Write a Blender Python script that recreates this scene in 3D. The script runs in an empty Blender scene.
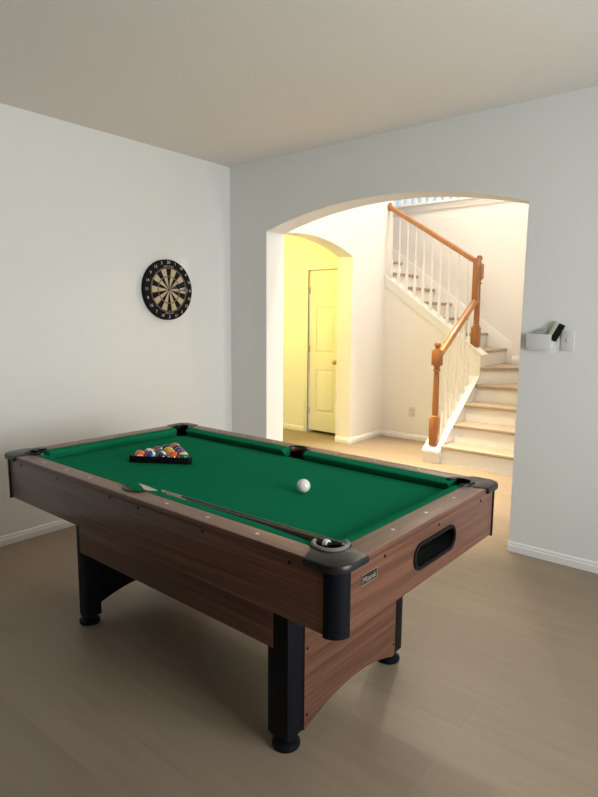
import bpy, bmesh, math, random
from mathutils import Vector, Matrix
random.seed(7)
S = bpy.context.scene
COL = S.collection
PI = math.pi

# ------------------------------------------------------------------ helpers
def tag(o, label=None, cat=None, group=None, kind=None):
    if label: o['label'] = label
    if cat: o['category'] = cat
    if group: o['group'] = group
    if kind: o['kind'] = kind
    return o

def empty(name, loc=(0, 0, 0), rz=0.0):
    o = bpy.data.objects.new(name, None)
    o.empty_display_size = .05
    o.location = loc
    o.rotation_euler = (0, 0, rz)
    COL.objects.link(o)
    return o

def obj(name, bm, mat, parent=None, smooth=35):
    me = bpy.data.meshes.new(name)
    bmesh.ops.recalc_face_normals(bm, faces=bm.faces[:])
    bm.to_mesh(me)
    bm.free()
    for m in (mat if isinstance(mat, (list, tuple)) else [mat]):
        me.materials.append(m)
    if smooth:
        me.shade_smooth()
        me.set_sharp_from_angle(angle=math.radians(smooth))
    o = bpy.data.objects.new(name, me)
    COL.objects.link(o)
    if parent: o.parent = parent
    return o

def struct(name, bm, mat, parent=None):
    o = obj(name, bm, mat, parent)
    if parent is None: o['kind'] = 'structure'
    return o

def NB(): return bmesh.new()

def box(bm, x0, x1, y0, y1, z0, z1, bev=0, seg=2, M=None, mi=0):
    t = bmesh.new()
    bmesh.ops.create_cube(t, size=1)
    for v in t.verts:
        v.co = Vector(((x0 + x1) / 2 + v.co.x * (x1 - x0), (y0 + y1) / 2 + v.co.y * (y1 - y0), (z0 + z1) / 2 + v.co.z * (z1 - z0)))
    if bev:
        bmesh.ops.bevel(t, geom=t.edges[:], offset=bev, segments=seg, affect='EDGES', profile=.5)
    merge(bm, t, M, mi)
    return bm

def merge(bm, t, M=None, mi=0):
    if M is not None: bmesh.ops.transform(t, matrix=M, verts=t.verts[:])
    for f in t.faces: f.material_index = mi
    me = bpy.data.meshes.new('tmp')
    t.to_mesh(me); t.free()
    bm.from_mesh(me)
    bpy.data.meshes.remove(me)

def plate(bm, loops, d0, d1, axes='XZ', bev=0, mi=0, M=None):
    """filled 2-D outline(s) (first outer, others holes) extruded from d0 to d1 along the third axis"""
    def mk(p, d):
        if axes == 'XZ': return Vector((p[0], d, p[1]))
        if axes == 'YZ': return Vector((d, p[0], p[1]))
        return Vector((p[0], p[1], d))
    t = bmesh.new()
    edges = []
    for lp in loops:
        vs = [t.verts.new(mk(p, d0)) for p in lp]
        for i in range(len(vs)):
            edges.append(t.edges.new((vs[i], vs[(i + 1) % len(vs)])))
    if len(loops) == 1:
        t.faces.new(t.verts[:])
    else:
        bmesh.ops.triangle_fill(t, use_beauty=True, use_dissolve=False, edges=edges)
    r = bmesh.ops.extrude_face_region(t, geom=t.faces[:])
    dv = mk((0, 0), d1) - mk((0, 0), d0)
    bmesh.ops.translate(t, vec=dv, verts=[g for g in r['geom'] if isinstance(g, bmesh.types.BMVert)])
    bmesh.ops.recalc_face_normals(t, faces=t.faces[:])
    if bev:
        t.normal_update()
        e = [e for e in t.edges if len(e.link_faces) == 2 and e.calc_face_angle(0) > .6 and
             abs((e.verts[0].co - e.verts[1].co).normalized().dot(dv.normalized())) < .5]
        bmesh.ops.bevel(t, geom=e, offset=bev, segments=2, affect='EDGES', profile=.5)
    merge(bm, t, M, mi)
    return bm

def arc(cx, cy, r, a0, a1, n):
    return [(cx + r * math.cos(a0 + (a1 - a0) * i / n), cy + r * math.sin(a0 + (a1 - a0) * i / n)) for i in range(n + 1)]

def rrect(x0, x1, y0, y1, r, n=6):
    return (arc(x1 - r, y1 - r, r, 0, PI / 2, n) + arc(x0 + r, y1 - r, r, PI / 2, PI, n) +
            arc(x0 + r, y0 + r, r, PI, 1.5 * PI, n) + arc(x1 - r, y0 + r, r, 1.5 * PI, 2 * PI, n))

def lathe(bm, prof, n=24, M=None, mi=0, cap=True):
    t = bmesh.new()
    rings = []
    for r, z in prof:
        if r < 1e-6: rings.append([t.verts.new((0, 0, z))])
        else: rings.append([t.verts.new((r * math.cos(2 * PI * i / n), r * math.sin(2 * PI * i / n), z)) for i in range(n)])
    for a, b in zip(rings, rings[1:]):
        for i in range(n):
            j = (i + 1) % n
            if len(a) == 1 and len(b) == 1: continue
            if len(a) == 1: t.faces.new((a[0], b[i], b[j]))
            elif len(b) == 1: t.faces.new((a[i], a[j], b[0]))
            else: t.faces.new((a[i], a[j], b[j], b[i]))
    if cap:
        if len(rings[0]) > 1: t.faces.new(rings[0][::-1])
        if len(rings[-1]) > 1: t.faces.new(rings[-1])
    merge(bm, t, M, mi)
    return bm

def frame_to(p, q, up=(0, 0, 1)):
    """matrix whose local Z runs from p to q, origin at p, local Y roughly up"""
    z = (Vector(q) - Vector(p)).normalized()
    x = Vector(up).cross(z)
    if x.length < 1e-5: x = Vector((1, 0, 0))
    x.normalize()
    y = z.cross(x)
    M = Matrix((x, y, z)).transposed().to_4x4()
    M.translation = Vector(p)
    return M

def bar(bm, p, q, prof, up=(0, 0, 1), mi=0):
    """sweep closed 2-D profile (x across, y up) from p to q"""
    L = (Vector(q) - Vector(p)).length
    plate(bm, [prof], 0, L, 'XY', M=frame_to(p, q, up), mi=mi)

def tube(bm, p, q, r0, r1, n=16, mi=0):
    L = (Vector(q) - Vector(p)).length
    lathe(bm, [(r0, 0), (r1, L)], n, frame_to(p, q), mi)

def sweep_ring(bm, pts, prof, closed=False):
    """sweep (offset outwards, z) profile along plan polyline pts"""
    t = bmesh.new(); rows = []
    n = len(pts)
    for i, p in enumerate(pts):
        a = Vector(pts[max(i - 1, 0)]); b = Vector(pts[min(i + 1, n - 1)])
        d = (b - a).normalized(); nn = Vector((d.y, -d.x))
        rows.append([t.verts.new((p[0] + nn.x * o, p[1] + nn.y * o, z)) for o, z in prof])
    m = len(prof)
    for a, b in zip(rows, rows[1:]):
        for i in range(m):
            t.faces.new((a[i], a[(i + 1) % m], b[(i + 1) % m], b[i]))
    t.faces.new(rows[0]); t.faces.new(rows[-1][::-1])
    merge(bm, t)
    return bm

def text_bm(bm, s, size, M, depth=.0006, mi=0, sx=1.0):
    cu = bpy.data.curves.new('txt', 'FONT')
    cu.body = s; cu.size = size; cu.extrude = depth
    cu.align_x = 'CENTER'; cu.align_y = 'CENTER'
    o = bpy.data.objects.new('txt', cu); COL.objects.link(o)
    dg = bpy.context.evaluated_depsgraph_get()
    me = bpy.data.meshes.new_from_object(o.evaluated_get(dg))
    me.transform(M @ Matrix.Diagonal((sx, 1, 1, 1)))
    for p in me.polygons: p.material_index = mi
    bm.from_mesh(me)
    bpy.data.objects.remove(o); bpy.data.curves.remove(cu); bpy.data.meshes.remove(me)

# ------------------------------------------------------------------ materials
def mat(name, color=(.8, .8, .8), rough=.5, spec=.5, metal=0.0, coat=0.0):
    m = bpy.data.materials.new(name); m.use_nodes = True
    b = m.node_tree.nodes['Principled BSDF']
    b.inputs['Base Color'].default_value = (*color, 1)
    b.inputs['Roughness'].default_value = rough
    b.inputs['Specular IOR Level'].default_value = spec
    b.inputs['Metallic'].default_value = metal
    b.inputs['Coat Weight'].default_value = coat
    return m

def nodes(m): return m.node_tree.nodes, m.node_tree.links, m.node_tree.nodes['Principled BSDF']

def noise_bump(m, scale, strength, dist=.002, detail=3):
    N, L, b = nodes(m)
    tc = N.new('ShaderNodeTexCoord')
    n = N.new('ShaderNodeTexNoise'); n.inputs['Scale'].default_value = scale; n.inputs['Detail'].default_value = detail
    L.new(tc.outputs['Object'], n.inputs['Vector'])
    bp = N.new('ShaderNodeBump'); bp.inputs['Strength'].default_value = strength; bp.inputs['Distance'].default_value = dist
    L.new(n.outputs['Fac'], bp.inputs['Height']); L.new(bp.outputs['Normal'], b.inputs['Normal'])
    return m

def mottled(m, c0, c1, scale=(1, 1, 1), nscale=5, detail=5, rough=None, bump=0):
    N, L, b = nodes(m)
    tc = N.new('ShaderNodeTexCoord'); mp = N.new('ShaderNodeMapping')
    mp.inputs['Scale'].default_value = scale
    L.new(tc.outputs['Object'], mp.inputs['Vector'])
    n = N.new('ShaderNodeTexNoise'); n.inputs['Scale'].default_value = nscale; n.inputs['Detail'].default_value = detail
    n.inputs['Roughness'].default_value = .6
    L.new(mp.outputs['Vector'], n.inputs['Vector'])
    r = N.new('ShaderNodeValToRGB')
    r.color_ramp.elements[0].position = .3; r.color_ramp.elements[0].color = (*c0, 1)
    r.color_ramp.elements[1].position = .7; r.color_ramp.elements[1].color = (*c1, 1)
    L.new(n.outputs['Fac'], r.inputs['Fac']); L.new(r.outputs['Color'], b.inputs['Base Color'])
    if bump:
        bp = N.new('ShaderNodeBump'); bp.inputs['Strength'].default_value = bump; bp.inputs['Distance'].default_value = .001
        L.new(n.outputs['Fac'], bp.inputs['Height']); L.new(bp.outputs['Normal'], b.inputs['Normal'])
    return m

M_wall = noise_bump(mat('white_wall_paint', (.80, .80, .785), .75, .25), 160, .12)
M_hall = noise_bump(mat('white_hall_paint', (.86, .845, .82), .75, .25), 160, .1)
M_ceil = noise_bump(mat('textured_ceiling_paint', (.78, .755, .725), .85, .2), 38, .35, .004, 5)
M_trim = mat('white_trim_enamel', (.86, .85, .83), .35, .4)
M_door = mat('white_door_enamel', (.86, .85, .82), .4, .4)
M_plast = mat('white_plastic', (.70, .69, .68), .4, .4)

def floor_mat():
    m = mat('oak_plank_floor', (.4, .32, .23), .42, .35)
    N, L, b = nodes(m)
    tc = N.new('ShaderNodeTexCoord')
    br = N.new('ShaderNodeTexBrick')
    br.offset = .37; br.inputs['Scale'].default_value = 1
    br.inputs['Brick Width'].default_value = 1.45; br.inputs['Row Height'].default_value = .19
    br.inputs['Mortar Size'].default_value = .0012; br.inputs['Mortar Smooth'].default_value = .4; br.inputs['Bias'].default_value = 0
    br.inputs['Color1'].default_value = (.30, .232, .168, 1)
    br.inputs['Color2'].default_value = (.268, .207, .149, 1)
    br.inputs['Mortar'].default_value = (.25, .193, .138, 1)
    L.new(tc.outputs['Object'], br.inputs['Vector'])
    mp = N.new('ShaderNodeMapping'); mp.inputs['Scale'].default_value = (1.2, 14, 1)
    L.new(tc.outputs['Object'], mp.inputs['Vector'])
    n = N.new('ShaderNodeTexNoise'); n.inputs['Scale'].default_value = 1.6; n.inputs['Detail'].default_value = 6; n.inputs['Distortion'].default_value = .6
    L.new(mp.outputs['Vector'], n.inputs['Vector'])
    r = N.new('ShaderNodeValToRGB')
    r.color_ramp.elements[0].position = .3; r.color_ramp.elements[0].color = (.93, .925, .92, 1)
    r.color_ramp.elements[1].position = .7; r.color_ramp.elements[1].color = (1.04, 1.04, 1.035, 1)
    L.new(n.outputs['Fac'], r.inputs['Fac'])
    mx = N.new('ShaderNodeMix'); mx.data_type = 'RGBA'; mx.blend_type = 'MULTIPLY'; mx.inputs[0].default_value = 1
    L.new(br.outputs['Color'], mx.inputs[6]); L.new(r.outputs['Color'], mx.inputs[7])
    # scattered darker knots
    v = N.new('ShaderNodeTexVoronoi'); v.inputs['Scale'].default_value = 1.7
    mp2 = N.new('ShaderNodeMapping'); mp2.inputs['Scale'].default_value = (.8, 1.6, 1)
    L.new(tc.outputs['Object'], mp2.inputs['Vector']); L.new(mp2.outputs['Vector'], v.inputs['Vector'])
    rk = N.new('ShaderNodeValToRGB')
    rk.color_ramp.elements[0].position = .012; rk.color_ramp.elements[0].color = (.68, .62, .56, 1)
    rk.color_ramp.elements[1].position = .06; rk.color_ramp.elements[1].color = (1, 1, 1, 1)
    L.new(v.outputs['Distance'], rk.inputs['Fac'])
    mx2 = N.new('ShaderNodeMix'); mx2.data_type = 'RGBA'; mx2.blend_type = 'MULTIPLY'; mx2.inputs[0].default_value = .7
    L.new(mx.outputs[2], mx2.inputs[6]); L.new(rk.outputs['Color'], mx2.inputs[7])
    L.new(mx2.outputs[2], b.inputs['Base Color'])
    return m
M_floor = floor_mat()

def wood(name, dark, mid, light, scale, rough=.35, coat=.15):
    """streaky veneer; scale stretches the grain (small = along the grain)"""
    m = mat(name, mid, rough, .4, 0, coat)
    N, L, b = nodes(m)
    tc = N.new('ShaderNodeTexCoord'); mp = N.new('ShaderNodeMapping'); mp.inputs['Scale'].default_value = scale
    L.new(tc.outputs['Object'], mp.inputs['Vector'])
    n = N.new('ShaderNodeTexNoise'); n.inputs['Scale'].default_value = 1; n.inputs['Detail'].default_value = 6; n.inputs['Roughness'].default_value = .65; n.inputs['Distortion'].default_value = .3
    L.new(mp.outputs['Vector'], n.inputs['Vector'])
    r = N.new('ShaderNodeValToRGB')
    e = r.color_ramp.elements
    e[0].position = .3; e[0].color = (*dark, 1)
    e[1].position = .72; e[1].color = (*light, 1)
    k = e.new(.5); k.color = (*mid, 1)
    L.new(n.outputs['Fac'], r.inputs['Fac']); L.new(r.outputs['Color'], b.inputs['Base Color'])
    return m
W_D, W_M, W_L = (.062, .025, .016), (.115, .048, .030), (.19, .083, .052)
M_walA = wood('walnut_veneer_long', W_D, W_M, W_L, (1.2, 60, 60))
M_walB = wood('walnut_veneer_end', W_D, W_M, W_L, (60, 1.2, 60))
R_D, R_M, R_L = (.20, .115, .082), (.245, .148, .11), (.30, .185, .14)
M_railA = wood('rail_laminate_long', R_D, R_M, R_L, (1.2, 70, 70), .42, .0)
M_railB = wood('rail_laminate_end', R_D, R_M, R_L, (70, 1.2, 70), .42, .0)
M_tread = wood('tread_oak', (.36, .275, .20), (.42, .325, .24), (.48, .375, .285), (2, 45, 20), .4, .1)
M_oakv = wood('honey_oak_upright', (.23, .082, .020), (.31, .117, .032), (.38, .155, .048), (45, 45, 1.5), .3, .3)
M_oakr = wood('honey_oak_rail', (.30, .122, .034), (.38, .165, .05), (.45, .205, .068), (45, 3, 3), .3, .3)

M_felt = mat('green_cloth', (.004, .150, .064), .95, 0)
mottled(M_felt, (.008, .170, .080), (.011, .198, .094), (1, 1, 1), 260, 4)
M_black = noise_bump(mat('black_plastic', (.005, .005, .006), .5, .12), 220, .08)
M_satin = mat('black_satin_metal', (.004, .005, .008), .45, .12)
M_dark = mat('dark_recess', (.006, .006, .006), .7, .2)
M_cap = noise_bump(mat('dark_grey_cap_plastic', (.013, .013, .014), .36, .35), 200, .1)
M_liner = mat('grey_pocket_liner', (.16, .15, .14), .4, .5)
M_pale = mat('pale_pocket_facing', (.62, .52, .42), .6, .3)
M_sight = mat('pearl_sight', (.75, .73, .70), .25, .5)
M_brass = mat('aged_brass', (.52, .36, .14), .3, .5, 1)
M_nickel = mat('satin_nickel', (.45, .38, .28), .3, .5, 1)
M_plate = mat('nameplate_black', (.012, .011, .010), .4, .4)
M_letter = mat('nameplate_pewter_letters', (.36, .32, .24), .35, .5, .3)
M_ivory = mat('cue_ball_resin', (.80, .78, .72), .12, .5, 0, .4)
M_cuedark = mat('cue_black_lacquer', (.010, .008, .008), .3, .35)
M_cueshaft = mat('cue_maple_shaft', (.50, .36, .22), .35, .4)
M_cuetip = mat('cue_tip_leather', (.10, .16, .22), .8, .2)
M_ferrule = mat('cue_white_cap', (.72, .70, .66), .35, .5)
M_sisal = mat('dart_cream_sisal', (.56, .45, .26), .9, .15)
M_sisalk = mat('dart_black_sisal', (.012, .010, .010), .9, .15)
M_dred = mat('dart_red_ring', (.13, .045, .05), .9, .15)
M_dgrn = mat('dart_green_ring', (.07, .08, .065), .9, .15)
M_wire = mat('dart_wire', (.45, .42, .42), .35, .5, .7)
M_numw = mat('dart_white_numbers', (.62, .60, .55), .5, .3)
M_flightb = mat('navy_dart_flight', (.012, .02, .09), .35, .4)
M_flightw = mat('white_blue_dart_flight', (.42, .42, .55), .35, .4)
M_steel = mat('dart_steel', (.4, .4, .42), .3, .5, 1)
M_bristle = mat('black_bristles', (.012, .012, .012), .8, .2)
M_brushb = mat('pale_brush_block', (.52, .54, .42), .5, .3)
M_cloth = mat('grey_cloth', (.38, .39, .40), .9, .1)
M_glass = mat('window_glass', (1, 1, 1), 0, .5)
nodes(M_glass)[2].inputs['Transmission Weight'].default_value = 1
nodes(M_glass)[2].inputs['IOR'].default_value = 1.02
def lampmat(name, col, s):
    m = mat(name, (.9, .9, .9), .5)
    b = nodes(m)[2]; b.inputs['Emission Color'].default_value = (*col, 1); b.inputs['Emission Strength'].default_value = s
    return m

# ------------------------------------------------------------------ layout constants (metres; corner of room = origin)
HC = 2.657          # room ceiling
XL, XR = .412, 2.458   # arched opening
WT = .21            # arched wall thickness
HX = -.06           # hall's left wall face
HH = 5.2            # hall ceiling
RX = 5.3            # right wall
RY = -9.0           # wall behind the camera

# ------------------------------------------------------------------ room shell
struct('floor', box(NB(), -2.3, RX + .15, RY - .15, 3.75, -.1, 0), M_floor)
struct('ceiling', box(NB(), -.15, RX + .15, RY - .15, 0, HC, HC + .15), M_ceil)
struct('wall_left', box(NB(), -.15, 0, RY - .15, 0, 0, HC), M_wall)
c = (XL + XR) / 2; hw = (XR - XL) / 2; rise = .150; zs = 2.107
Rr = (hw * hw + rise * rise) / (2 * rise)
th = math.asin(hw / Rr)
archpts = [(c + Rr * math.sin(-th + 2 * th * i / 40), zs + rise - Rr + Rr * math.cos(-th + 2 * th * i / 40)) for i in range(41)]
pl = [(-2.3, 0), (XL, 0)] + archpts + [(XR, 0), (RX + .15, 0), (RX + .15, HH), (-2.3, HH)]
struct('wall_back', plate(NB(), [pl], 0, WT, 'XZ'), M_wall)
# wall on the right with the daylight window, wall behind the camera
WY0, WY1, WZ0, WZ1 = -2.85, -.95, .50, 2.20
struct('wall_right', plate(NB(), [[(RY - .15, 0), (0, 0), (0, HC), (RY - .15, HC)], [(WY0, WZ0), (WY1, WZ0), (WY1, WZ1), (WY0, WZ1)]], RX, RX + .15, 'YZ'), M_wall)
struct('wall_front', box(NB(), 0, RX, RY - .15, RY, 0, HC), M_wall)
w = NB()
for a, b_ in ((WY0, WY0 + .06), (WY1 - .06, WY1), ((WY0 + WY1) / 2 - .03, (WY0 + WY1) / 2 + .03)):
    box(w, RX + .03, RX + .1, a, b_, WZ0, WZ1)
box(w, RX + .03, RX + .1, WY0, WY1, WZ0, WZ0 + .06); box(w, RX + .03, RX + .1, WY0, WY1, WZ1 - .06, WZ1)
struct('window_1', w, M_trim)

# baseboards: stepped profile
BH = .062
def baseboard(name, pts, h=BH, m=M_trim):
    prof = [(0, 0), (.015, 0), (.015, h * .62), (.010, h * .70), (.010, h * .88), (.004, h), (0, h)]
    o = obj(name, sweep_ring(NB(), pts, prof), m, None, 30); o['kind'] = 'structure'
    return o
baseboard('baseboard_left', [(0, RY), (0, -.001)])
baseboard('baseboard_back', [(0, 0), (XL, 0)])
baseboard('baseboard_right', [(XR - .0, .21), (XR, 0), (XR + .001, 0), (RX, 0)])

# ------------------------------------------------------------------ hall shell
# hall's left wall with its smaller arch
ay0, ay1, arz, ars = .30, 1.925, 2.10, .15
hw2 = (ay1 - ay0) / 2; cy = (ay0 + ay1) / 2
R2 = (hw2 ** 2 + ars ** 2) / (2 * ars); t2 = math.asin(hw2 / R2)
ap = [(cy + R2 * math.sin(-t2 + 2 * t2 * i / 32), arz + ars - R2 + R2 * math.cos(-t2 + 2 * t2 * i / 32)) for i in range(33)]
struct('wall_hall_left', plate(NB(), [[(WT, 0), (ay0, 0)] + ap + [(ay1, 0), (2.76, 0), (2.76, HH), (WT, HH)]], HX - .20, HX, 'YZ'), M_hall)
baseboard('trim_1', [(HX, 2.62), (HX, ay1), (HX - .001, ay1), (HX - .20, ay1)][::-1] and [(HX - .20, ay1), (HX - .001, ay1), (HX, ay1 + .0), (HX, 2.62)])
# corridor behind the small arch
DX0, DX1 = -.845, -.375
DY = 2.15
struct('wall_corridor', plate(NB(), [[(-2.1, 0), (DX0, 0), (DX0, 2.0), (DX1, 2.0), (DX1, 0), (HX - .2, 0), (HX - .2, 2.62), (-2.1, 2.62)]], DY, DY + .1, 'XZ'), M_hall)
struct('wall_corridor_end', box(NB(), -2.2, -2.1, WT, DY + .1, 0, 2.62), M_hall)
struct('ceiling_corridor', box(NB(), -2.2, HX - .2, WT, DY + .1, 2.62, 2.72), M_ceil)
baseboard('trim_2', [(-2.1, DY), (DX0 - .062, DY)])
# near-black sheet behind the narrow door, its colour standing for the closet's shade
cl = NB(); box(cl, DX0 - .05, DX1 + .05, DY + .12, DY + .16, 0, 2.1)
struct('wall_closet_shade', cl, M_dark)
# narrow door with three raised panels
dr = empty('door_1', (0, 0, 0)); tag(dr, 'narrow three-panel white door in the yellow-lit corridor', 'door', kind='structure')
PX0, PX1 = DX0 + .095, DX1 - .095
pan = [(.262, .80), (1.00, 1.56), (1.655, 1.865)]
b = NB()
plate(b, [[(DX0, .032), (DX1, .032), (DX1, 2.0), (DX0, 2.0)]] + [[(PX0, a), (PX1, a), (PX1, z), (PX0, z)] for a, z in pan], DY + .02, DY + .032, 'XZ')
box(b, DX0, DX1, DY + .031, DY + .06, .032, 2.0)
obj('door_slab', b, M_door, dr)
for a, z in pan:
    b = NB()
    t = bmesh.new()
    o_, i_ = [], []
    for (x, zz) in ((PX0 + .012, a + .012), (PX1 - .012, a + .012), (PX1 - .012, z - .012), (PX0 + .012, z - .012)): o_.append(t.verts.new((x, DY + .031, zz)))
    for (x, zz) in ((PX0 + .04, a + .04), (PX1 - .04, a + .04), (PX1 - .04, z - .04), (PX0 + .04, z - .04)): i_.append(t.verts.new((x, DY + .021, zz)))
    for k in range(4): t.faces.new((o_[k], o_[(k + 1) % 4], i_[(k + 1) % 4], i_[k]))
    t.faces.new(i_)
    merge(b, t)
    obj('door_panel', b, M_door, dr, 0)
b = NB()
for wd, y_ in ((.062, .010), (.050, .018), (.016, .022)):
    plate(b, [[(DX0 - wd, 0), (DX0 - .004, 0), (DX0 - .004, 2.004), (DX1 + .004, 2.004), (DX1 + .004, 0), (DX1 + wd, 0), (DX1 + wd, 2.0 + wd), (DX0 - wd, 2.0 + wd)]], DY - y_, DY - .0, 'XZ', .002)
obj('door_casing', b, M_trim, dr)
b = NB()
lathe(b, [(.026, 0), (.026, .006), (.010, .010), (.010, .032), (.022, .040), (.027, .052), (.024, .064), (.010, .070), (0, .070)], 20, Matrix.Translation((DX1 - .055, DY + .02, .90)) @ Matrix.Rotation(PI / 2, 4, 'X'))
obj('door_knob', b, M_nickel, dr)
for z in (.28, 1.05, 1.76):
    b = NB(); tube(b, (DX0 + .003, DY + .012, z - .04), (DX0 + .003, DY + .012, z + .04), .006, .006, 10)
    obj('hinge', b, M_nickel, dr)

# staircase block -------------------------------------------------
RH, RUN1, RUN2 = .181, .265, .243
SX0, SX1 = 1.15, 2.08            # first flight, left edge / right wall
FY = 3.50                        # far wall
CY0, CY1 = 2.62, 2.76            # second flight's curb wall
NX, NY = 1.065, 2.695            # corner newel
def z2(x): return 1.115 + .715 * (1.065 - x)     # top of the second flight's curb
def z1(y): return .142 + .745 * (y - 1.745)      # top of the first flight's curb
struct('wall_far', box(NB(), -2.3, 2.2, FY, FY + .12, 0, 2.875), M_hall)
struct('wall_stair_right', box(NB(), SX1, SX1 + .12, 1.74, FY, 0, HH), M_hall)
struct('wall_stair_side', plate(NB(), [[(-1.9, 0), (.97, 0), (.97, z2(.97)), (-1.9, z2(-1.9))]], CY0, CY1, 'XZ'), M_hall)
baseboard('trim_3', [(HX, CY0), (.97, CY0)])
# foyer beyond the opening's right side, loft above the stairs, hall ceiling
FX = 4.7
fw = [(WT, 0), (2.2, 0), (2.2, HH), (WT, HH)]
FW = [(.40, .30), (1.0, .30), (1.0, 2.3), (.40, 2.3)]
struct('wall_foyer_right', plate(NB(), [fw, FW], FX, FX + .12, 'YZ'), M_hall)
struct('wall_foyer_back', box(NB(), SX1 + .12, FX + .12, 2.2, 2.32, 0, HH), M_hall)
w = NB()
for a, b_ in ((.40, .45), (.95, 1.0)): box(w, FX + .02, FX + .08, a, b_, .30, 2.3)
for a, b_ in ((.30, .35), (2.25, 2.3)): box(w, FX + .02, FX + .08, .40, 1.0, a, b_)
struct('window_2', w, M_trim)
struct('ceiling_hall', box(NB(), -4.0, FX + .12, WT, 6.62, HH, HH + .1), M_ceil)
struct('wall_loft_left', box(NB(), -4.0, -3.9, FY + .12, 6.6, 2.55, HH), M_hall)
struct('wall_hall_end', box(NB(), -2.4, -2.3, WT, FY + .12, 2.72, HH), M_hall)
struct('wall_loft_front', box(NB(), -3.9, -2.3, FY, FY + .12, 2.55, HH), M_hall)
struct('floor_loft', box(NB(), -3.9, 2.2, FY + .12, 6.5, 2.55, 2.66), M_tread)
LW = [(-3.4, 2.80), (1.0, 2.80), (1.0, 4.8), (-3.4, 4.8)]
struct('wall_loft_back', plate(NB(), [[(-4.0, 2.55), (2.2, 2.55), (2.2, HH), (-4.0, HH)], LW], 6.5, 6.62, 'XZ'), M_hall)
w = NB()
for a in (-3.4, .95): box(w, a, a + .05, 6.52, 6.58, 2.80, 4.8)
for a in (2.80, 4.75): box(w, -3.4, 1.0, 6.52, 6.58, a, a + .05)
struct('window_3', w, M_trim)
struct('wall_loft_right', box(NB(), 2.08, 2.2, FY, 6.5, 2.55, HH), M_hall)

st = empty('staircase', (1.6, 1.745, 0))
tag(st, 'white staircase with pale oak treads turning left up from the hall floor', 'staircase')
def sobj(name, bm, m, smooth=35):
    o = obj(name, bm, m, st, smooth); o.location = (-1.6, -1.745, 0); return o
for k in range(1, 5):
    y = 1.745 + RUN1 * (k - 1)
    b = NB()
    box(b, SX0 - .0, SX1, y, (y + RUN1 + .03) if k < 4 else FY - .02, k * RH - .032, k * RH, .006)
    sobj('tread', b, M_tread)
    b = NB(); box(b, SX0, SX1, y + .022, y + .04, (k - 1) * RH, k * RH - .03); sobj('riser', b, M_trim)
# diagonal winder
dg = 2.63 - 1.16
b = NB(); plate(b, [[(1.16, 2.63), (FY - .02 - dg, FY - .02), (1.12, FY - .02), (1.12, 2.78), (1.16, 2.78)]], 5 * RH - .032, 5 * RH, 'XY', .005); sobj('tread', b, M_tread)
b = NB(); plate(b, [[(1.16, 2.662), (FY - .052 - dg, FY - .02), (FY - .08 - dg, FY - .02), (1.16, 2.69)]], 4 * RH, 5 * RH - .03, 'XY'); sobj('riser', b, M_trim)
for k in range(6, 14):
    x = 1.14 - RUN2 * (k - 6)
    b = NB(); box(b, x - RUN2 - .03, x, CY1, FY - .015, k * RH - .032, k * RH, .006); sobj('tread', b, M_tread)
    b = NB(); box(b, x - .04, x - .022, CY1, FY - .015, (k - 1) * RH, k * RH - .03); sobj('riser', b, M_trim)
# curb of the first flight with its plinth end and cap
b = NB(); plate(b, [[(1.72, 0), (CY0, 0), (CY0, z1(CY0)), (1.72, z1(1.72))]], .985, SX0, 'YZ'); sobj('curb', b, M_trim)
def capstrip(p, q, w0, w1, axis):
    t = .02
    b = NB()
    if axis == 'Y': plate(b, [[(p[0], p[1]), (q[0], q[1]), (q[0], q[1] + t), (p[0], p[1] + t)]], w0, w1, 'YZ', .004)
    else: plate(b, [[(p[0], p[1]), (q[0], q[1]), (q[0], q[1] + t), (p[0], p[1] + t)]], w0, w1, 'XZ', .004)
    return b
sobj('curb_cap', capstrip((1.70, z1(1.70)), (CY0, z1(CY0)), .972, SX0 + .010, 'Y'), M_trim)
# corner post block, second curb cap, stringer band
b = NB(); plate(b, [[(.97, 0), (1.16, 0), (1.16, z2(1.16)), (.97, z2(.97))]], CY0, CY1, 'XZ'); sobj('corner_block', b, M_trim)
sobj('curb_cap', capstrip((1.185, z2(1.185)), (HX, z2(HX)), CY0 - .02, CY1 + .015, 'X'), M_trim)
b = NB(); plate(b, [[(HX, z2(HX) - .10), (HX, z2(HX)), (.97, z2(.97)), (.97, z2(.97) - .10)]], CY0 - .012, CY0, 'XZ', .003); sobj('stringer_band', b, M_trim)
# skirt board against the far wall
def zk(x): return 1.137 + .73 * (1.2 - x)
b = NB(); plate(b, [[(1.2, .905), (1.2, zk(1.2)), (-1.2, zk(-1.2)), (-1.2, 2.2), (1.0, .905)]], FY - .014, FY, 'XZ', .003); sobj('skirt_board', b, M_trim)
baseboard('trim_4', [(1.2, FY), (SX1, FY)], .09)
for o in COL.objects:
    if o.name.startswith('trim_4'): o.location.z = 4 * RH + .18

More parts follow.
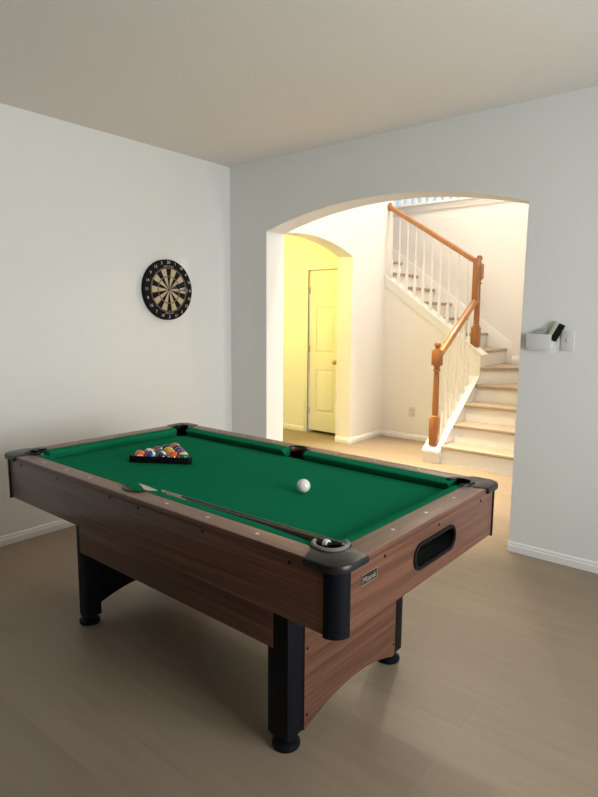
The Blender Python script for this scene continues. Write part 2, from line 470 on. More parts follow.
# railing ----------------------------------------------------------
rl = empty('stair_railing', (NX, 1.76, z1(1.76)))
tag(rl, 'honey oak handrail and newel posts with white balusters along the stairs', 'railing')
def robj(name, bm, m, par=None):
    o = obj(name, bm, m, par or rl)
    if par is None: o.location = -rl.location
    return o
def newel(x, y, z, zl, zs0, zu, zt, s=.042):
    """square base z..zl, turned shaft zl..zs0, square block zs0..zu, finial to zt"""
    b = NB(); T = Matrix.Translation((x, y, 0))
    box(b, x - s, x + s, y - s, y + s, z, zl, .004)
    lathe(b, [(s * .98, zl - .001), (s * .9, zl + .006), (s * .98, zl + .014), (s * .72, zl + .03), (s * .78, zl + .1), (s * .66, zs0 - .10), (s * .62, zs0 - .065), (s * .86, zs0 - .055), (s * .86, zs0 - .04), (s * .6, zs0 - .03), (s * .8, zs0 - .012), (s * .96, zs0 + .001)], 20, T)
    box(b, x - s, x + s, y - s, y + s, zs0, zu, .004)
    n = robj('newel_post', b, M_oakv)
    f = NB()
    h = zt - zu
    lathe(f, [(s * .55, 0), (s * .85, h * .08), (s * .55, h * .2), (s * .45, h * .3), (s * .72, h * .45), (s * .80, h * .62), (s * .66, h * .85), (s * .3, h * .98), (0, h)], 20, Matrix.Translation((x, y, zu)))
    robj('finial', f, M_oakv, n)
newel(1.065, 1.775, z1(1.775) + .01, .445, .975, 1.125, 1.205)
newel(NX, NY, z2(NX) + .01, 1.34, 1.86, 2.02, 2.115)
prof = [(-.031, -.022), (.031, -.022), (.031, .004), (.024, .022), (.010, .030), (-.010, .030), (-.024, .022), (-.031, .004)]
b = NB(); bar(b, (1.065, 1.80, 1.065), (1.065, 2.64, 1.635), prof); robj('handrail', b, M_oakr)
b = NB(); box(b, 1.065 - .031, 1.065 + .031, 2.598, 2.656, 1.60, 2.075, .006); robj('handrail_riser', b, M_oakv)
b = NB(); bar(b, (1.055, 2.672, 2.035), (HX, 2.672, 2.735), prof); robj('handrail', b, M_oakr)
b = NB(); lathe(b, [(.046, 0), (.052, .014), (.044, .02)], 20, Matrix.Translation((HX, 2.672, 2.735)) @ Matrix.Rotation(PI / 2, 4, 'Y')); robj('rosette', b, M_oakv)
def baluster(x, y, z0, z1_, base=.25, s=.0165):
    b = NB()
    box(b, x - s, x + s, y - s, y + s, z0, z0 + base, .002, 1)
    lathe(b, [(s * .9, z0 + base), (s * .6, z0 + base + .02), (s * .85, z0 + base + .035), (s * .85, z0 + base + .05), (s * .62, z0 + base + .07), (s * .55, z1_ - .02), (s * .5, z1_)], 12, Matrix.Translation((x, y, 0)))
    robj('baluster', b, M_trim)
for i in range(7):
    y = 1.885 + .102 * i
    baluster(1.065, y, z1(y) + .012, 1.065 + .6786 * (y - 1.80) - .012)
for i in range(10):
    x = .945 - .1065 * i
    baluster(x, 2.672, z2(x) + .012, 2.035 + .628 * (1.055 - x) - .012, .22, .0145)

# loft balustrade on the far wall's ledge
lb = empty('loft_balustrade', (0, FY + .05, 2.875)); tag(lb, 'white balustrade on the ledge above the stairs, blue daylight behind', 'railing')
b = NB(); box(b, -2.2, 2.06, -.085, .085, 0, .03, .005); box(b, -2.2, 2.06, -.062, -.05, -.075, 0, .002); obj('ledge', b, M_trim, lb)
b = NB(); box(b, -2.2, 2.06, -.035, .035, .86, .91, .008); obj('top_rail', b, M_trim, lb)
for i in range(32):
    x = -1.7 + .108 * i
    b = NB(); box(b, x - .022, x + .022, -.022, .022, .03, .86); obj('baluster', b, M_trim, lb)

# wall outlet by the stairs
def outlet(name, x, y, z, label, cat, toggle=False):
    t = empty(name, (x, y, z)); tag(t, label, cat)
    b = NB(); box(b, -.036, .036, -.006, 0, -.058, .058, .003); obj('cover_plate', b, M_plast, t)
    if toggle:
        b = NB(); box(b, -.004, .004, -.012, -.004, -.006, .012, .002); obj('toggle', b, M_plast, t)
        for s in (-.03, .03):
            b = NB(); lathe(b, [(.003, 0), (.003, .0012), (0, .0015)], 10, Matrix.Translation((0, -.006, s)) @ Matrix.Rotation(PI / 2, 4, 'X')); obj('screw', b, M_plast, t)
    else:
        for s in (-.021, .021):
            b = NB(); box(b, -.017, .017, -.009, -.004, s - .014, s + .014, .004)
            r = obj('receptacle', b, M_plast, t)
            b = NB(); box(b, -.008, -.005, -.0098, -.0085, s - .004, s + .007); box(b, .005, .008, -.0098, -.0085, s - .004, s + .007)
            obj('slot', b, M_dark, r)
outlet('wall_outlet', .355, CY0, .335, 'white electrical outlet low on the cream wall left of the stairs', 'outlet')
outlet('light_switch', 2.722, 0, 1.31, 'white toggle light switch plate right of the wall pocket', 'light switch', True)

# wall pocket with table brush
wp = empty('wall_pocket', (2.572, 0, 1.296)); tag(wp, 'open-topped white plastic wall pocket beside the arched opening', 'wall pocket')
PW, PD, PB, PT = .070, .034, -.043, .050
r_ = .030
outl = [(-PW, PT)] + arc(-PW + r_, PB + r_, r_, PI, 1.5 * PI, 5) + arc(PW - r_, PB + r_, r_, 1.5 * PI, 2 * PI, 5) + [(PW, PT)]
inn = [(x * .955, z + (.003 if z < PT - .001 else 0)) for x, z in outl]
b = NB(); plate(b, [outl], -PD - .003, -PD, 'XZ', .0015); obj('front_panel', b, M_plast, wp)
b = NB(); plate(b, [outl + inn[::-1]], -PD, -.003, 'XZ'); obj('shell', b, M_plast, wp)
b = NB(); plate(b, [outl], -.003, 0, 'XZ'); obj('back_panel', b, M_plast, wp)
# the brush leans out of the pocket to the right
tb = empty('table_brush', (2.629, -.018, 1.318)); tag(tb, 'small brush with black bristles leaning out of the wall pocket', 'brush')
tb.rotation_euler = (0, math.radians(27), 0)
b = NB(); box(b, -.020, .004, -.016, .016, .0, .105, .004); obj('brush_block', b, M_brushb, tb)
b = NB()
for i in range(4):
    for j in range(14):
        tube(b, (.003, -.011 + .0073 * i, .006 + .0072 * j), (.034 + random.uniform(-.002, .002), -.013 + .0086 * i, .006 + .0072 * j), .0042, .0036, 6)
obj('bristles', b, M_bristle, tb)
b = NB()
t = bmesh.new()
vv = [t.verts.new(p) for p in ((-.042, -.012, -.03), (.022, -.012, -.03), (.018, -.012, .058), (-.024, -.012, .045), (-.042, -.02, -.03), (.022, -.02, -.03), (.012, -.02, .062), (-.042, -.02, .044))]
for f in ((0, 1, 2, 3), (4, 7, 6, 5), (0, 4, 5, 1), (1, 5, 6, 2), (2, 6, 7, 3), (3, 7, 4, 0)): t.faces.new([vv[i] for i in f])
merge(b, t)
o = obj('cleaning_cloth', b, M_cloth); o.location = (2.590, -.003, 1.318); tag(o, 'small grey cloth tucked in the white wall pocket', 'cloth')

# ------------------------------------------------------------------ POOL TABLE
TX, TY, TR = 1.8702, -1.8283, -.0121
OX, OY = -.012, .017        # table centre relative to the measuring origin
pt = empty('pool_table', (TX + OX, TY + OY, 0), TR)
tag(pt, 'walnut-veneered pool table with green cloth and black corners', 'pool table')
def tob(name, bm, m, par=None, smooth=35): return obj(name, bm, m, par or pt, smooth)
L_, W_ = .970, .533
ZB, ZT, ZP = .587, .790, .750
# aprons
def screw(par, M):
    b = NB(); lathe(b, [(.0052, -.001), (.0052, .0012), (.003, .002), (0, .002)], 12, M); return obj('screw', b, M_satin, par)
for s in (-1, 1):
    b = NB()
    o_, i_ = s * W_, s * (W_ - .02)
    box(b, -.922, .922, min(o_, i_), max(o_, i_), ZB, .766, .002)
    ap_ = tob('side_panel', b, M_walA)
    for a in (-.81, -.48, -.09, .09, .436, .80):
        screw(ap_, Matrix.Translation((a, o_, .757)) @ Matrix.Rotation(PI / 2 * (1 if s < 0 else -1), 4, 'X'))
for s in (-1, 1):
    b = NB(); o_, i_ = s * L_, s * (L_ - .02)
    ov = rrect(-.122, .178, .640, .726, .0425, 8)
    lo = [[(-.485, ZB), (.485, ZB), (.485, .766), (-.485, .766)]]
    if s > 0: lo.append(rrect(-.131, .149, .645, .721, .0375, 8))
    plate(b, lo, min(o_, i_), max(o_, i_), 'YZ')
    ap_ = tob('end_panel', b, M_walB)
    for a in (-.31, .03, .37):
        screw(ap_, Matrix.Translation((o_, a, .752)) @ Matrix.Rotation(PI / 2 * s, 4, 'Y'))
# ball return: bezel + dark chute
br_ = NB(); plate(br_, [rrect(-.139, .157, .637, .729, .045, 10), rrect(-.126, .144, .650, .716, .0325, 10)], L_ - .012, L_ + .006, 'YZ', .003)
bz = tob('ball_return', br_, M_black)
b = NB()
plate(b, [rrect(-.130, .148, .646, .720, .037, 8), rrect(-.126, .144, .650, .716, .0325, 8)], L_ - .13, L_ - .01, 'YZ')
plate(b, [rrect(-.130, .148, .646, .720, .037, 8)], L_ - .135, L_ - .13, 'YZ')
obj('chute', b, M_dark, bz)
# nameplate
Mn = Matrix(((0, 0, 1, L_), (1, 0, 0, -.391), (0, 1, 0, .7185), (0, 0, 0, 1)))
b = NB(); plate(b, [rrect(-.039, .039, -.016, .016, .003, 3)], 0, .0016, 'XY', M=Mn); npl = tob('nameplate', b, M_plate)
b = NB(); text_bm(b, 'Mizerak', .0235, Mn @ Matrix.Translation((0, -.002, .0020)), .0004, 0, .86)
obj('lettering', b, M_letter, npl, 0)
b = NB(); plate(b, [rrect(-.039, .039, -.016, .016, .003, 3), rrect(-.0375, .0375, -.0145, .0145, .002, 3)], .0014, .0022, 'XY', M=Mn); obj('nameplate_border', b, M_letter, npl, 0)
# bottom board
b = NB(); box(b, -L_ + .02, L_ - .02, -W_ + .02, W_ - .02, ZB + .006, ZB + .02); tob('bottom_board', b, M_dark)
# bed with pocket cut-outs
CA, CB = .859, .423        # corner pocket centres
BA, BB = .851, .420        # bed half size
RC, RS = .050, .052
def corner_notch(sa, sb):
    """points of the concave corner cut for corner (sa,sb), counter-clockwise order"""
    pts = []
    n = 10
    # intersections of circle with bed edges
    da = math.sqrt(RC ** 2 - (CB - BB) ** 2); db = math.sqrt(RC ** 2 - (CA - BA) ** 2)
    a0 = math.atan2(sb * BB - sb * CB, -sa * da) ; a1 = math.atan2(-sb * db, sa * BA - sa * CA)
    return (sa * CA - sa * da, sb * BB, a0), (sa * BA, sb * CB - sb * db, a1)
def bed_outline(grow=0.0):
    out = []
    for (sa, sb) in ((1, -1), (1, 1), (-1, 1), (-1, -1)):
        p, q = corner_notch(sa, sb)
        first, last = (p, q) if sa * sb < 0 else (q, p)
        A0, A1 = first[2], last[2]
        d = (A1 - A0 + PI) % (2 * PI) - PI
        if sa > 0 and sb < 0:  # entering from the near side
            pass
        out += [(sa * CA + RC * math.cos(A0 + d * i / 8), sb * CB + RC * math.sin(A0 + d * i / 8)) for i in range(9)]
        if sa > 0 and sb > 0:
            out += [(BSX + RS * math.cos(x), .468 + RS * math.sin(x)) for x in [-math.asin((.468 - BB) / RS) * 0 - PI * .06 - PI * .88 * i / 8 for i in range(9)]] if False else []
    return out
b = NB(); plate(b, [bed_outline()], ZP - .02, ZP, 'XY'); tob('playing_bed', b, M_felt)
# side-pocket throats are cut from the cushions; the cups sit behind the cushion line
# rails (top boards) with a rounded outer edge
RI = .460                  # inner edge of long rail boards
RE = .888                  # inner edge of end rail boards
def edge_veneer(o):
    for p in o.data.polygons:
        if abs(p.normal.z) < .6: p.material_index = 1
SPN = -.022                # near side pocket sits slightly off centre
def rail_long(s):
    b = NB()
    pr = [(RI, .764), (RI, ZT)] + arc(W_ - .010, ZT - .014, .014, PI / 2, 0, 5) + [(W_ + .004, .768), (W_ + .001, .764)]
    t = bmesh.new()
    # split around the side pocket notch: build as plan plate, then bevel outer edge by profile
    notch = arc(0, RI, .050, PI, 0, 16)
    notch = [(x + (SPN if s < 0 else 0), RI + .036 * math.sin(PI * i / 16)) for i, (x, y) in enumerate(notch)]
    out = [(-.826, RI)] + notch + [(.826, RI), (.856, W_ + .003), (-.856, W_ + .003)]
    t.free()
    M = Matrix.Scale(s, 4, (0, 1, 0))
    plate(b, [out], .764, ZT, 'XY', .006, M=M)
    return b
rails = []
for s in (-1, 1):
    r = tob('rail', rail_long(s), [M_railA, M_walA]); rails.append(r); edge_veneer(r)
    for a in ((-.662, -.472, -.287, .207, .42, .642) if s < 0 else (-.64, -.42, -.20, .20, .42, .64)):
        bb = NB(); lathe(bb, [(.0062, -.001), (.0062, .0008), (0, .0012)], 14, Matrix.Translation((a, s * .497, ZT))); obj('sight', bb, M_sight, r)
for s in (-1, 1):
    b = NB(); plate(b, [[(RE, -.385), (L_ + .003, -.413), (L_ + .003, .413), (RE, .385)]], .764, ZT, 'XY', .006, M=Matrix.Scale(s, 4, (1, 0, 0)))
    r = tob('rail', b, [M_railB, M_walB]); rails.append(r); edge_veneer(r)
    for a in (-.20, .01, .222):
        bb = NB(); lathe(bb, [(.0062, -.001), (.0062, .0008), (0, .0012)], 14, Matrix.Translation((s * .930, a, ZT))); obj('sight', bb, M_sight, r)
# cushions: top slopes to a nose, ends are mitred towards the pockets
def cushion(L0, L1, n0, n1, base, nose, place):
    """L0..L1 back edge, n0..n1 nose edge; place maps (along, across, z)"""
    t = bmesh.new()
    rows = []
    for (al, an) in ((L0, n0), (L1, n1)):
        prof = [(al, base, ZP - .004), (al, base, ZT - .001), (al + (an - al) * .30, base + (nose - base) * .30, ZT - .001),
                (al + (an - al) * .85, base + (nose - base) * .85, ZT - .005), (an, nose, ZT - .010), (an, nose, ZT - .015), (al + (an - al) * .55, base + (nose - base) * .55, ZP - .004)]
        rows.append([t.verts.new(place(*p)) for p in prof])
    m = len(rows[0])
    for i in range(m): t.faces.new((rows[0][i], rows[0][(i + 1) % m], rows[1][(i + 1) % m], rows[1][i]))
    t.faces.new(rows[0]); t.faces.new(rows[1][::-1])
    b = NB(); merge(b, t); return b
NB_, NA = .413, .843       # nose lines
for s in (-1, 1):
    pl_ = lambda a, c_, z, s=s: Vector((a, s * c_, z))
    tob('cushion', cushion(-.832, -.078 if s < 0 else -.056, -.812, -.090 if s < 0 else -.068, RI, NB_, pl_), M_felt)
    c2 = tob('cushion', cushion(.034 if s < 0 else .056, .832, .046 if s < 0 else .068, .812, RI, NB_, pl_), M_felt)
    tob('cushion', cushion(-.392, .392, -.376, .376, RE, NA, lambda a, c_, z, s=s: Vector((s * c_, a, z))), M_felt)
# corner caps, posts, pockets
def cap_bm(sa, sb):
    b = NB()
    o = .014
    ea, eb = L_ + o, W_ + o
    out = [(.858, eb), (.825, .463)] + [(CA + (RC + .002) * math.cos(x), CB + (RC + .002) * math.sin(x)) for x in [math.radians(d_) for d_ in range(128, -41, -8)]] + [(.899, .384), (ea, .413)]
    out += arc(ea - .055, eb - .055, .055, 0, PI / 2, 8)
    M = Matrix.Scale(sa, 4, (1, 0, 0)) @ Matrix.Scale(sb, 4, (0, 1, 0))
    # top plate
    pts = [p for p in out]
    plate(b, [pts], .767, ZT + .003, 'XY', .008, M=M)
    return b
for sa in (-1, 1):
    for sb in (-1, 1):
        M = Matrix.Scale(sa, 4, (1, 0, 0)) @ Matrix.Scale(sb, 4, (0, 1, 0))
        cp = tob('corner_cap', cap_bm(sa, sb), M_cap)
        b = NB()
        plate(b, [[(.922, .485), (.974, .485)] + arc(.924, .487, .050, 0, PI / 2, 10) + [(.922, .537)]], ZB - .006, .764, 'XY', M=M)
        tob('corner_post', b, M_satin)
        # pocket cup
        b = NB()
        T = Matrix.Translation((sa * CA, sb * CB, 0))
        lathe(b, [(RC - .001, ZP - .003), (RC - .003, ZP - .02), (RC - .006, ZP - .075), (RC - .03, ZP - .095), (0, ZP - .1)], 28, T, cap=False)
        cup = tob('pocket', b, M_dark)
        if True:
            ring = [(CA + (RC + .001) * math.cos(math.radians(d_)), CB + (RC + .001) * math.sin(math.radians(d_))) for d_ in range(176, -69, -8)]
            rb = sweep_ring(NB(), ring, [(-.006, ZT - .004), (-.005, ZT + .006), (.0, ZT + .010), (.008, ZT + .008), (.009, ZT + .003)])
            bmesh.ops.transform(rb, matrix=M, verts=rb.verts[:])
            obj('pocket_rim', rb, M_liner if (sa > 0 and sb < 0) else M_cap, cup)
for s in (-1, 1):
    # side pocket: cup under the rail plus a flat D-shaped rim on the rail top
    sx_ = SPN if s < 0 else 0
    b = NB(); T = Matrix.Translation((sx_, s * .470, 0))
    lathe(b, [(.050, ZP - .003), (.049, ZP - .02), (.044, ZP - .075), (0, ZP - .09)], 24, T, cap=False)
    cup = tob('pocket', b, M_dark)
    pts = [(sx_ + .056 * math.cos(PI * i / 20), RI + .040 * math.sin(PI * i / 20)) for i in range(21)]
    rb = sweep_ring(NB(), pts[::-1], [(-.008, ZT - .004), (-.008, ZT + .003), (-.001, ZT + .006), (.009, ZT + .003), (.009, ZT)])
    rb2 = NB(); 
    bmesh.ops.transform(rb, matrix=Matrix.Scale(s, 4, (0, 1, 0)), verts=rb.verts[:])
    rb2.free()
    obj('pocket_rim', rb, M_cap, cup)
# pale facing strip at the near side pocket's right jaw
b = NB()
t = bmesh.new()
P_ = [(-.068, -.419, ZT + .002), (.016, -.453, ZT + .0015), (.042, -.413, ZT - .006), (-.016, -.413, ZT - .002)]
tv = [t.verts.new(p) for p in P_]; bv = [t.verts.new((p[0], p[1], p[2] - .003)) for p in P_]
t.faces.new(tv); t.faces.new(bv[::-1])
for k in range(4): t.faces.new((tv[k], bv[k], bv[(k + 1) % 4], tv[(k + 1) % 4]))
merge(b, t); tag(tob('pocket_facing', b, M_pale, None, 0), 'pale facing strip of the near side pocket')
# legs, feet, leg panels, stretchers
la, lw = .6156, .3276
for sa in (-1, 1):
    for sb in (-1, 1):
        b = NB(); s_ = .042
        x, y = sa * la - OX, sb * lw - OY
        lx0, lx1 = (x - s_ - .005, x + s_) if sa > 0 else (x - .016, x + .060)
        ly0, ly1 = (y - s_, y + s_ - .014) if sb < 0 and sa < 0 else (y - s_, y + s_ - (.006 if sb > 0 else 0))
        box(b, lx0, lx1, ly0, ly1, .050, ZB + .004, .004)
        # tapered toe
        t = bmesh.new()
        mx_, my_ = (lx0 + lx1) / 2, (ly0 + ly1) / 2
        u = [t.verts.new((mx_ + i * ((lx1 - lx0) / 2 - .003), my_ + j * ((ly1 - ly0) / 2 - .003), .0505)) for i, j in ((-1, -1), (1, -1), (1, 1), (-1, 1))]
        d = [t.verts.new((x + i * .022, y + j * .034, .036)) for i, j in ((-1, -1), (1, -1), (1, 1), (-1, 1))]
        for k in range(4): t.faces.new((u[k], u[(k + 1) % 4], d[(k + 1) % 4], d[k]))
        t.faces.new(d); merge(b, t)
        lg = tob('leg', b, M_satin)
        b = NB(); lathe(b, [(.044, 0), (.048, .005), (.048, .014), (.040, .021), (.026, .026), (.022, .040)], 28, Matrix.Translation((x, y, 0)))
        obj('levelling_foot', b, M_satin, lg)
for sa in (-1, 1):
    n = 24
    SH = Matrix.Translation((-OX, -OY, 0))
    w0 = lw - s_ + .002
    top = [(w0 + .014, ZB), (-w0, ZB)]
    low = []
    for i in range(n + 1):
        y = -w0 + 2 * w0 * i / n
        q = abs(y) / w0
        low.append((y, .048 + .056 * (1 - q ** 2.0)))
    low.append((w0 + .014, .060))
    x0, x1 = (la + .025, la + .045)
    b = NB(); plate(b, [low + top], min(sa * x0, sa * x1), max(sa * x0, sa * x1), 'YZ', M=SH)
    lp = tob('leg_panel', b, M_walB)
    b = NB(); plate(b, [low + top], min(sa * (x0 - .003), sa * x0), max(sa * (x0 - .003), sa * x0), 'YZ', M=SH); obj('inner_face', b, M_black, lp)
    for y in (-w0 + .014, w0 + .002):
        for z in (.10, .34): screw(lp, SH @ Matrix.Translation((sa * x1, y, z)) @ Matrix.Rotation(PI / 2 * sa, 4, 'Y'))
for sb in (-1, 1):
    b = NB(); yo = sb * (lw + s_ + .003); yi = sb * (lw + s_ - .016)
    x_ = la - s_ + .02
    box(b, -la + .018, x_ if True else 0, min(yo, yi), max(yo, yi), .36, ZB + .002, .002, M=Matrix.Translation((-OX, -OY, 0)))
    tob('stretcher', b, M_walA)

# ------------------------------------------------------------------ things on the table
def T2W(a, b_, z):
    ca, sn = math.cos(TR), math.sin(TR)
    return Vector((TX + ca * a - sn * b_, TY + sn * a + ca * b_, z))
RBALL = .0272
def ball_mesh(bm, r=RBALL):
    bmesh.ops.create_uvsphere(bm, u_segments=32, v_segments=20, radius=r)
    return bm
o = obj('cue_ball', ball_mesh(NB()), M_ivory); o.location = T2W(.387, .03, ZP + RBALL)
tag(o, 'white cue ball alone on the green cloth', 'ball')
# rack
ra, rb_ = Vector((-.532, -.137)), Vector((-.286, .020))
d_ = (rb_ - ra).normalized(); n_ = Vector((-d_.y, d_.x))
SIDE = (rb_ - ra).length
cen = (ra + rb_) / 2 + n_ * SIDE * math.sqrt(3) / 6
def tri(inr, rad):
    """rounded triangle with inradius inr around cen; corners radius rad"""
    pts = []
    base = math.atan2(-n_.y, -n_.x)
    for k in range(3):
        ang = base + PI / 3 + k * 2 * PI / 3      # direction to a corner
        cdist = 2 * (inr - rad)
        cx, cy_ = cen.x + cdist * math.cos(ang), cen.y + cdist * math.sin(ang)
        pts += arc(cx, cy_, rad, ang - PI / 3, ang + PI / 3, 6)
    return pts
DB = .0532
RB = DB / 2
inr_in = (4 * DB) * math.sqrt(3) / 6 + RB + .0004
rk = empty('ball_rack', T2W(cen.x, cen.y, ZP), TR)
tag(rk, 'black plastic triangle rack around the racked balls', 'ball rack')
def loc(pts): return [(p[0] - cen.x, p[1] - cen.y) for p in pts]
b = NB(); plate(b, [loc(tri(inr_in + .006, .016)), loc(tri(inr_in, RB))], .0005, .032, 'XY', .002)
obj('frame', b, M_black, rk)
def ball_mat(name, col, stripe):
    m = mat(name, col, .12, .5, 0, .4)
    N, L, bs = nodes(m)
    if stripe:
        tc = N.new('ShaderNodeTexCoord'); sx = N.new('ShaderNodeSeparateXYZ'); L.new(tc.outputs['Object'], sx.inputs[0])
        ab = N.new('ShaderNodeMath'); ab.operation = 'ABSOLUTE'; L.new(sx.outputs['Z'], ab.inputs[0])
        gt = N.new('ShaderNodeMath'); gt.operation = 'GREATER_THAN'; gt.inputs[1].default_value = RB * .60; L.new(ab.outputs[0], gt.inputs[0])
        mx = N.new('ShaderNodeMix'); mx.data_type = 'RGBA'
        L.new(gt.outputs[0], mx.inputs[0]); mx.inputs[6].default_value = (*col, 1); mx.inputs[7].default_value = (.78, .75, .68, 1)
        L.new(mx.outputs[2], bs.inputs['Base Color'])
    return m
YEL, BLU, RED, PUR, ORA, GRN, MAR, BLK = (.75, .42, .03), (.02, .06, .28), (.70, .085, .02), (.035, .02, .11), (.78, .14, .015), (.01, .16, .09), (.38, .02, .045), (.012, .012, .012)
cname = {YEL: 'yellow', BLU: 'blue', RED: 'red', PUR: 'purple', ORA: 'orange', GRN: 'green', MAR: 'maroon', BLK: 'black'}
numb = {(YEL, 0): 1, (BLU, 0): 2, (RED, 0): 3, (PUR, 0): 4, (ORA, 0): 5, (GRN, 0): 6, (MAR, 0): 7, (BLK, 0): 8, (YEL, 1): 9, (BLU, 1): 10, (RED, 1): 11, (PUR, 1): 12, (ORA, 1): 13, (GRN, 1): 14, (MAR, 1): 15}
# rows from the front (5 balls, left to right) to the apex
order = [[(ORA, 0), (BLU, 1), (PUR, 1), (RED, 0), (GRN, 1)], [(RED, 1), (GRN, 0), (YEL, 0), (MAR, 0)], [(MAR, 1), (YEL, 1), (BLU, 0)], [(BLK, 0), (PUR, 0)], [(ORA, 1)]]
rowname = ['front row of the rack', 'second row of the rack', 'third row of the rack', 'fourth row of the rack', 'far apex of the rack']
mats = {}
M_spot = mat('ball_white_spot', (.80, .77, .70), .15, .5); M_digit = mat('ball_black_digit', (.01, .01, .01), .3, .4)
# stripe axis (world) of the striped balls as they lie: x right along the back wall, y towards it
POLE = {(0, 1): (.51, .62, .41), (0, 2): (.25, .56, .68), (0, 4): (-.06, .10, .95), (1, 0): (.2, .3, .9)}
SPIN = {}
for i, row in enumerate(order):
    n = len(row)
    for j, (colr, stp) in enumerate(row):
        p = cen - n_ * (4 * DB * math.sqrt(3) / 6) + d_ * (j - (n - 1) / 2) * DB + n_ * (DB * math.sqrt(3) / 2 * i)
        m = mats.setdefault((colr, stp), ball_mat(cname[colr] + ('_striped' if stp else '_solid') + '_ball', colr, stp))
        nm = ('striped_ball' if stp else 'solid_ball')
        o = obj(nm, ball_mesh(NB(), RB), m)
        o.location = T2W(p.x, p.y, ZP + RB)
        pole = Vector(POLE.get((i, j), (.63, .78, .05) if stp else (random.uniform(-.2, .2), random.uniform(-.2, .2), 1))).normalized()
        qx = pole.to_track_quat('Z', 'Y')
        o.rotation_mode = 'QUATERNION'
        o.rotation_quaternion = qx @ Matrix.Rotation(SPIN.get((i, j), random.uniform(.6, 1.2)), 4, 'Z').to_quaternion()
        txt = ('white ball with %s stripe' if stp else 'solid %s ball') % cname[colr]
        tag(o, txt + ' in the ' + rowname[i], 'ball', 'balls in the rack')
        for sgn in (1, -1):
            sp = NB()
            Mx = Matrix.Rotation(PI / 2 * sgn, 4, 'Y')
            prof_ = [(RB * 1.004 * math.sin(q), RB * 1.004 * math.cos(q)) for q in (.30, .24, .16, .08)] + [(0, RB * 1.004)]
            lathe(sp, prof_, 16, Mx, 0, cap=False)
            text_bm(sp, str(numb[(colr, stp)]), .012, Mx @ Matrix.Translation((0, 0, RB * 1.006)), .0001, 1)
            obj('number_spot', sp, [M_spot, M_digit], o)
# cues lying along the near cushion, butts over the near corner pocket
def cue(tip, butt, label):
    tip, butt = T2W(*tip), T2W(*butt)
    Lc = (butt - tip).length
    e = empty('cue_stick', tip); tag(e, label, 'cue stick', 'cue sticks on the table')
    M = frame_to((0, 0, 0), butt - tip)
    def seg(name, prof_, m):
        obj(name, lathe(NB(), prof_, 20, M), m, e)
    seg('tip', [(.0045, 0), (.0055, .003), (.0058, .010)], M_cuetip)
    seg('ferrule', [(.0058, .010), (.0060, .030)], M_ferrule)
    seg('shaft', [(.0060, .030), (.0068, .14)], M_cueshaft)
    seg('butt', [(.0070, .14), (.0135, Lc - .014)], M_cuedark)
    seg('butt_cap', [(.0138, Lc - .014), (.0138, Lc - .003), (.0120, Lc)], M_ferrule)
    seg('bumper', [(.0085, Lc), (.0085, Lc + .005), (.004, Lc + .007)], M_dark)
cue((-.03, -.338, ZP + .0065), (.882, -.372, .779), 'black cue stick lying farther from the near cushion, butt in corner pocket')
cue((.02, -.356, ZP + .0065), (.842, -.408, .790), 'black cue stick lying against the near cushion, butt in corner pocket')

# ------------------------------------------------------------------ DARTBOARD on the left wall
RD = .2255
db = empty('dartboard', (0, -.683, 1.63)); tag(db, 'round black and cream dartboard hanging on the left wall', 'dartboard')
MD = Matrix(((0, 0, 1, 0), (-0 + 0, 0, 0, 0), (0, 0, 0, 0), (0, 0, 0, 1)))
# board plane: local u (right as seen from the room) = +Y... the viewer looks towards -X, so right is +Y
MD = Matrix(((0, 0, 1, 0), (1, 0, 0, 0), (0, 1, 0, 0), (0, 0, 0, 1)))
b = NB(); lathe(b, [(RD - .003, 0), (RD, .003), (RD, .034), (RD - .004, .038), (0, .038)], 64, MD); obj('board', b, M_sisalk, db)
def ringseg(t, r0, r1, a0, a1, z, mi, n=3):
    for k in range(n):
        x0, x1 = a0 + (a1 - a0) * k / n, a0 + (a1 - a0) * (k + 1) / n
        vs = [t.verts.new((r * math.cos(a), r * math.sin(a), z)) for r, a in ((r0, x0), (r1, x0), (r1, x1), (r0, x1))]
        f = t.faces.new(vs); f.material_index = mi
R_B2, R_T0, R_T1, R_D0, R_D1 = .011, .096, .104, .158, .167
fb = bmesh.new()
for k in range(20):
    a0 = PI / 2 - PI / 20 - k * PI / 10; a1 = a0 + PI / 10
    dark = k % 2 == 0
    ringseg(fb, R_B2, R_T0, a0, a1, .0384, 1 if dark else 0)
    ringseg(fb, R_T1, R_D0, a0, a1, .0384, 1 if dark else 0)
    ringseg(fb, R_T0, R_T1, a0, a1, .0384, 2 if dark else 3)
    ringseg(fb, R_D0, R_D1, a0, a1, .0384, 2 if dark else 3)
    ringseg(fb, .0005, R_B2, a0, a1, .0384, 2)
me = NB(); 
bmesh.ops.transform(fb, matrix=MD, verts=fb.verts[:])
me.free()
obj('scoring_face', fb, [M_sisal, M_sisalk, M_dred, M_dgrn], db, 0)
b = NB()
for r in (R_B2, R_T0, R_T1, R_D0, R_D1):
    n = 48
    t = bmesh.new(); rr = []
    for i in range(n):
        a = 2 * PI * i / n
        rr.append([t.verts.new(((r + dr) * math.cos(a), (r + dr) * math.sin(a), z)) for dr, z in ((-.0009, .0384), (0, .0396), (.0009, .0384))])
    for i in range(n):
        j = (i + 1) % n
        for q in range(2): t.faces.new((rr[i][q], rr[i][q + 1], rr[j][q + 1], rr[j][q]))
    merge(b, t, MD)
for k in range(20):
    a = PI / 2 - PI / 20 - k * PI / 10
    M = MD @ Matrix.Rotation(a, 4, 'Z')
    box(b, R_B2, R_D1 + .006, -.0006, .0006, .0384, .0395, M=M)
obj('spider_wires', b, M_wire, db)
b = NB()
